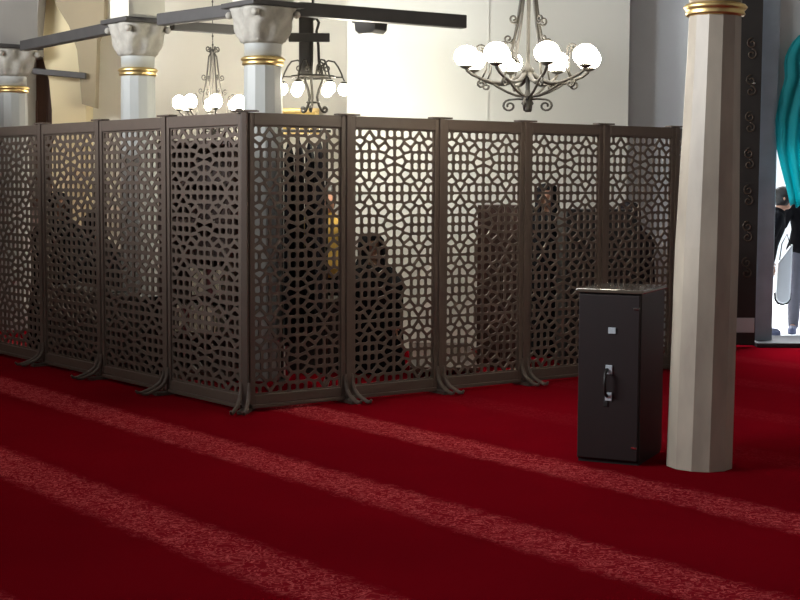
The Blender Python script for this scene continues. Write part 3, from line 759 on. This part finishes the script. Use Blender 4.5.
        for i in range(len(prof)-1):
            for k in range(n):
                a_ = i*n+k; b_ = i*n+(k+1) % n
                # leave the face open
                zm = (prof[i][1]+prof[i+1][1])/2; am = 2*PI*(k+.5)/n
                if top_z-.245 < zm < top_z-.05 and abs(am-1.5*PI) < .5: continue
                ch.f.append((a_, b_, b_+n, a_+n))
        ch.f.append(tuple(range((len(prof)-1)*n, len(prof)*n)))
        o = ch.build('robe', cm, t, smooth=True)
        so = o.modifiers.new('s', 'SOLIDIFY'); so.thickness = .012
    else:
        hc.build('hair', M[hairm], t, smooth=True)
        shell('jacket', ['waist','pelvis','chest','neck0','shL','elL','wrL','shR','elR','wrR','hipL','hipR'], .024, M[top])
        if not kneel:
            shell('trousers', ['pelvis','waist','hipL','kneeL','ankL','hipR','kneeR','ankR'], .022, M[legs])
            for n_ in 'LR':
                q = Vector(V[idx['ank'+n_]]); tq = Vector(V[idx['toe'+n_]])
                sh = MB().lathe([(.045,0),(.05,.015),(.048,.05),(.035,.075),(.01,.085)], 16, c=(0,0,0), sx=.95*s, sy=2.7*s)
                sh.v = [(x+(q.x+tq.x)/2, y+(q.y+tq.y)/2+.0, z) for x, y, z in sh.v]
                sh.build('shoe', M['shoe'], t, smooth=True)
    return t
X = lambda px, Y: P(px, 200, Y).x
person((X(326,12.3), 12.5, 0), .3, 'standing woman in mustard top seen through the screen right of the hanging robes', 1.47, top='yellowcloth', legs='robe')
person((X(371,11.7), 11.75, 0), .25, 'kneeling woman in black robe behind the second screen right of the corner', 1.48, 'kneel', chador='robe')
person((X(549,12.8), 12.95, 0), -.2, 'standing woman in black robe between the brown cupboard and the wide black cupboard', 1.52, chador='robe')
person((X(631,12.95), 13.05, 0), -.4, 'standing figure in charcoal robe behind the screen next to the pale column', 1.36, chador='robe2')
person((X(57,13.0), 13.0, 0), .6, 'standing figure in dark robe behind the screen in front of the cream wall', 1.42, chador='robe')
person((X(90,13.9)+.03, 13.9, 0), .7, 'kneeling figure in dark robe behind the screens, right of the standing one', 1.62, 'kneel', chador='robe')
# outside the door
YA = 15.9
g2 = G(797, 333, -.02); 
person((g2.x+.06, g2.y, -.02), -.3, 'person in black jacket and grey trousers standing outside under the teal curtain', 1.68, top='robe', legs='greycloth',
       armL=[(-.24,-.14,1.16), (-.32,-.34,1.08)])
pl = P(779, 200, 15.4)
person((P(766,200,14.8).x, 14.8, -.02), 1.3, 'person in black coat half hidden behind the marble door jamb, outside', 1.5, top='robe', legs='robe', lean=.3)
bgp = P(781, 303, 15.05)
bag = thing('shopping_bag', (bgp.x, 15.0, bgp.z), 0, 'white bag with black edging held at the doorway between two people', 'bag')
poly = [(-.075,.12),(-.07,.05),(-.045,.012),(0,0),(.045,.012),(.07,.05),(.075,.12),(.085,.62),(-.06,.42)]
MB().prism(poly, -.04, .04).build('bag_body', M['whitebag'], bag, bevel=.012)
MB().tube([(x*1.04, 0, z-.008) for x, z in poly[:7]], .014, 8).build('edging', M['robe'], bag, smooth=True)
MB().tube([(-.04,0,.45),(-.02,0,.62),(.03,0,.72),(.07,0,.6)], .006, 6).build('strap', M['robe'], bag, smooth=True)

# teal curtain, thick draped cloth hanging inside the arch
YC = 13.80
outl = [(35,799),(45,790),(60,784),(80,785),(95,780),(120,776),(150,778),(175,784),(190,788),(205,791)]
rows = []
n = 26; vs = []; fs = []
import bisect
def left_at(py):
    for (y0, x0), (y1, x1) in zip(outl, outl[1:]):
        if y0 <= py <= y1: return x0+(x1-x0)*(py-y0)/(y1-y0)
    return outl[-1][1]
R_ = 24
for i in range(R_+1):
    py = 35+(206-35)*i/R_; lx = left_at(py); a = P(lx, py, YC)
    xr = a.x+ (.42+.1*math.sin(i*.2))
    for k in range(n+1):
        q = k/n; x = a.x+(xr-a.x)*q
        vs.append((x, YC+.035*math.sin(q*26+i*.12)*(0.4+.6*i/R_)-.03*q, a.z+.02*math.sin(q*26)*(i/R_)+ .1*q*(1-i/R_)))
for i in range(R_):
    for k in range(n):
        a = i*(n+1)+k; fs.append((a, a+1, a+n+2, a+n+1))
cu = MB().add(vs, fs).build('door_curtain', M['teal'], None, smooth=True)
cu.modifiers.new('s', 'SOLIDIFY').thickness = .008
tag(cu, 'teal cloth curtain gathered aside at the top right of the doorway', 'curtain')

# ------------------------------------------------------------------ light
def area(name, loc, target, sx, sy, power, col):
    l = bpy.data.lights.new(name, 'AREA'); l.shape = 'RECTANGLE'; l.size = sx; l.size_y = sy; l.energy = power; l.color = col
    o = bpy.data.objects.new(name, l); C.objects.link(o); o.location = loc
    o.rotation_euler = (Vector(target)-Vector(loc)).to_track_quat('-Z', 'Y').to_euler(); return o
def point(name, loc, power, col, r=.15):
    l = bpy.data.lights.new(name, 'POINT'); l.energy = power; l.color = col; l.shadow_soft_size = r
    o = bpy.data.objects.new(name, l); C.objects.link(o); o.location = loc; return o
w = bpy.data.worlds.new('world'); S.world = w; w.use_nodes = True
w.node_tree.nodes['Background'].inputs[0].default_value = (.85, .92, 1, 1); w.node_tree.nodes['Background'].inputs[1].default_value = .04
area('window_light_left', (-8.8, 6.5, 3.7), (-1, 9.5, 1.0), 5, 2.6, 2700, (.93, .96, 1))
area('window_light_behind', (-2, -1.5, 4.2), (0, 8, .5), 6, 2.5, 42, (.97, .97, 1))
point('chandelier_near_light', P3+Vector((0, 0, .05)), 26, (1, .95, .86), .3)
point('chandelier_far_light', P1+Vector((0, 0, .05)), 90, (1, .93, .82), .3)
point('hoop_wall_glow_light', P2+Vector((.33, .65, -.02)), 105, (1, .96, .80), .08)  # hoop chandelier's light, shifted off its globes to brighten the back wall
area('daylight_court', (5, 19, 5.8), (4.2, 16.5, 0), 6, 5, 4000, (.93, .97, 1))

S.view_settings.view_transform = 'Standard'; S.view_settings.look = 'None'; S.view_settings.gamma = 1
S.view_settings.use_curve_mapping = False
S.view_settings.exposure = 0.0
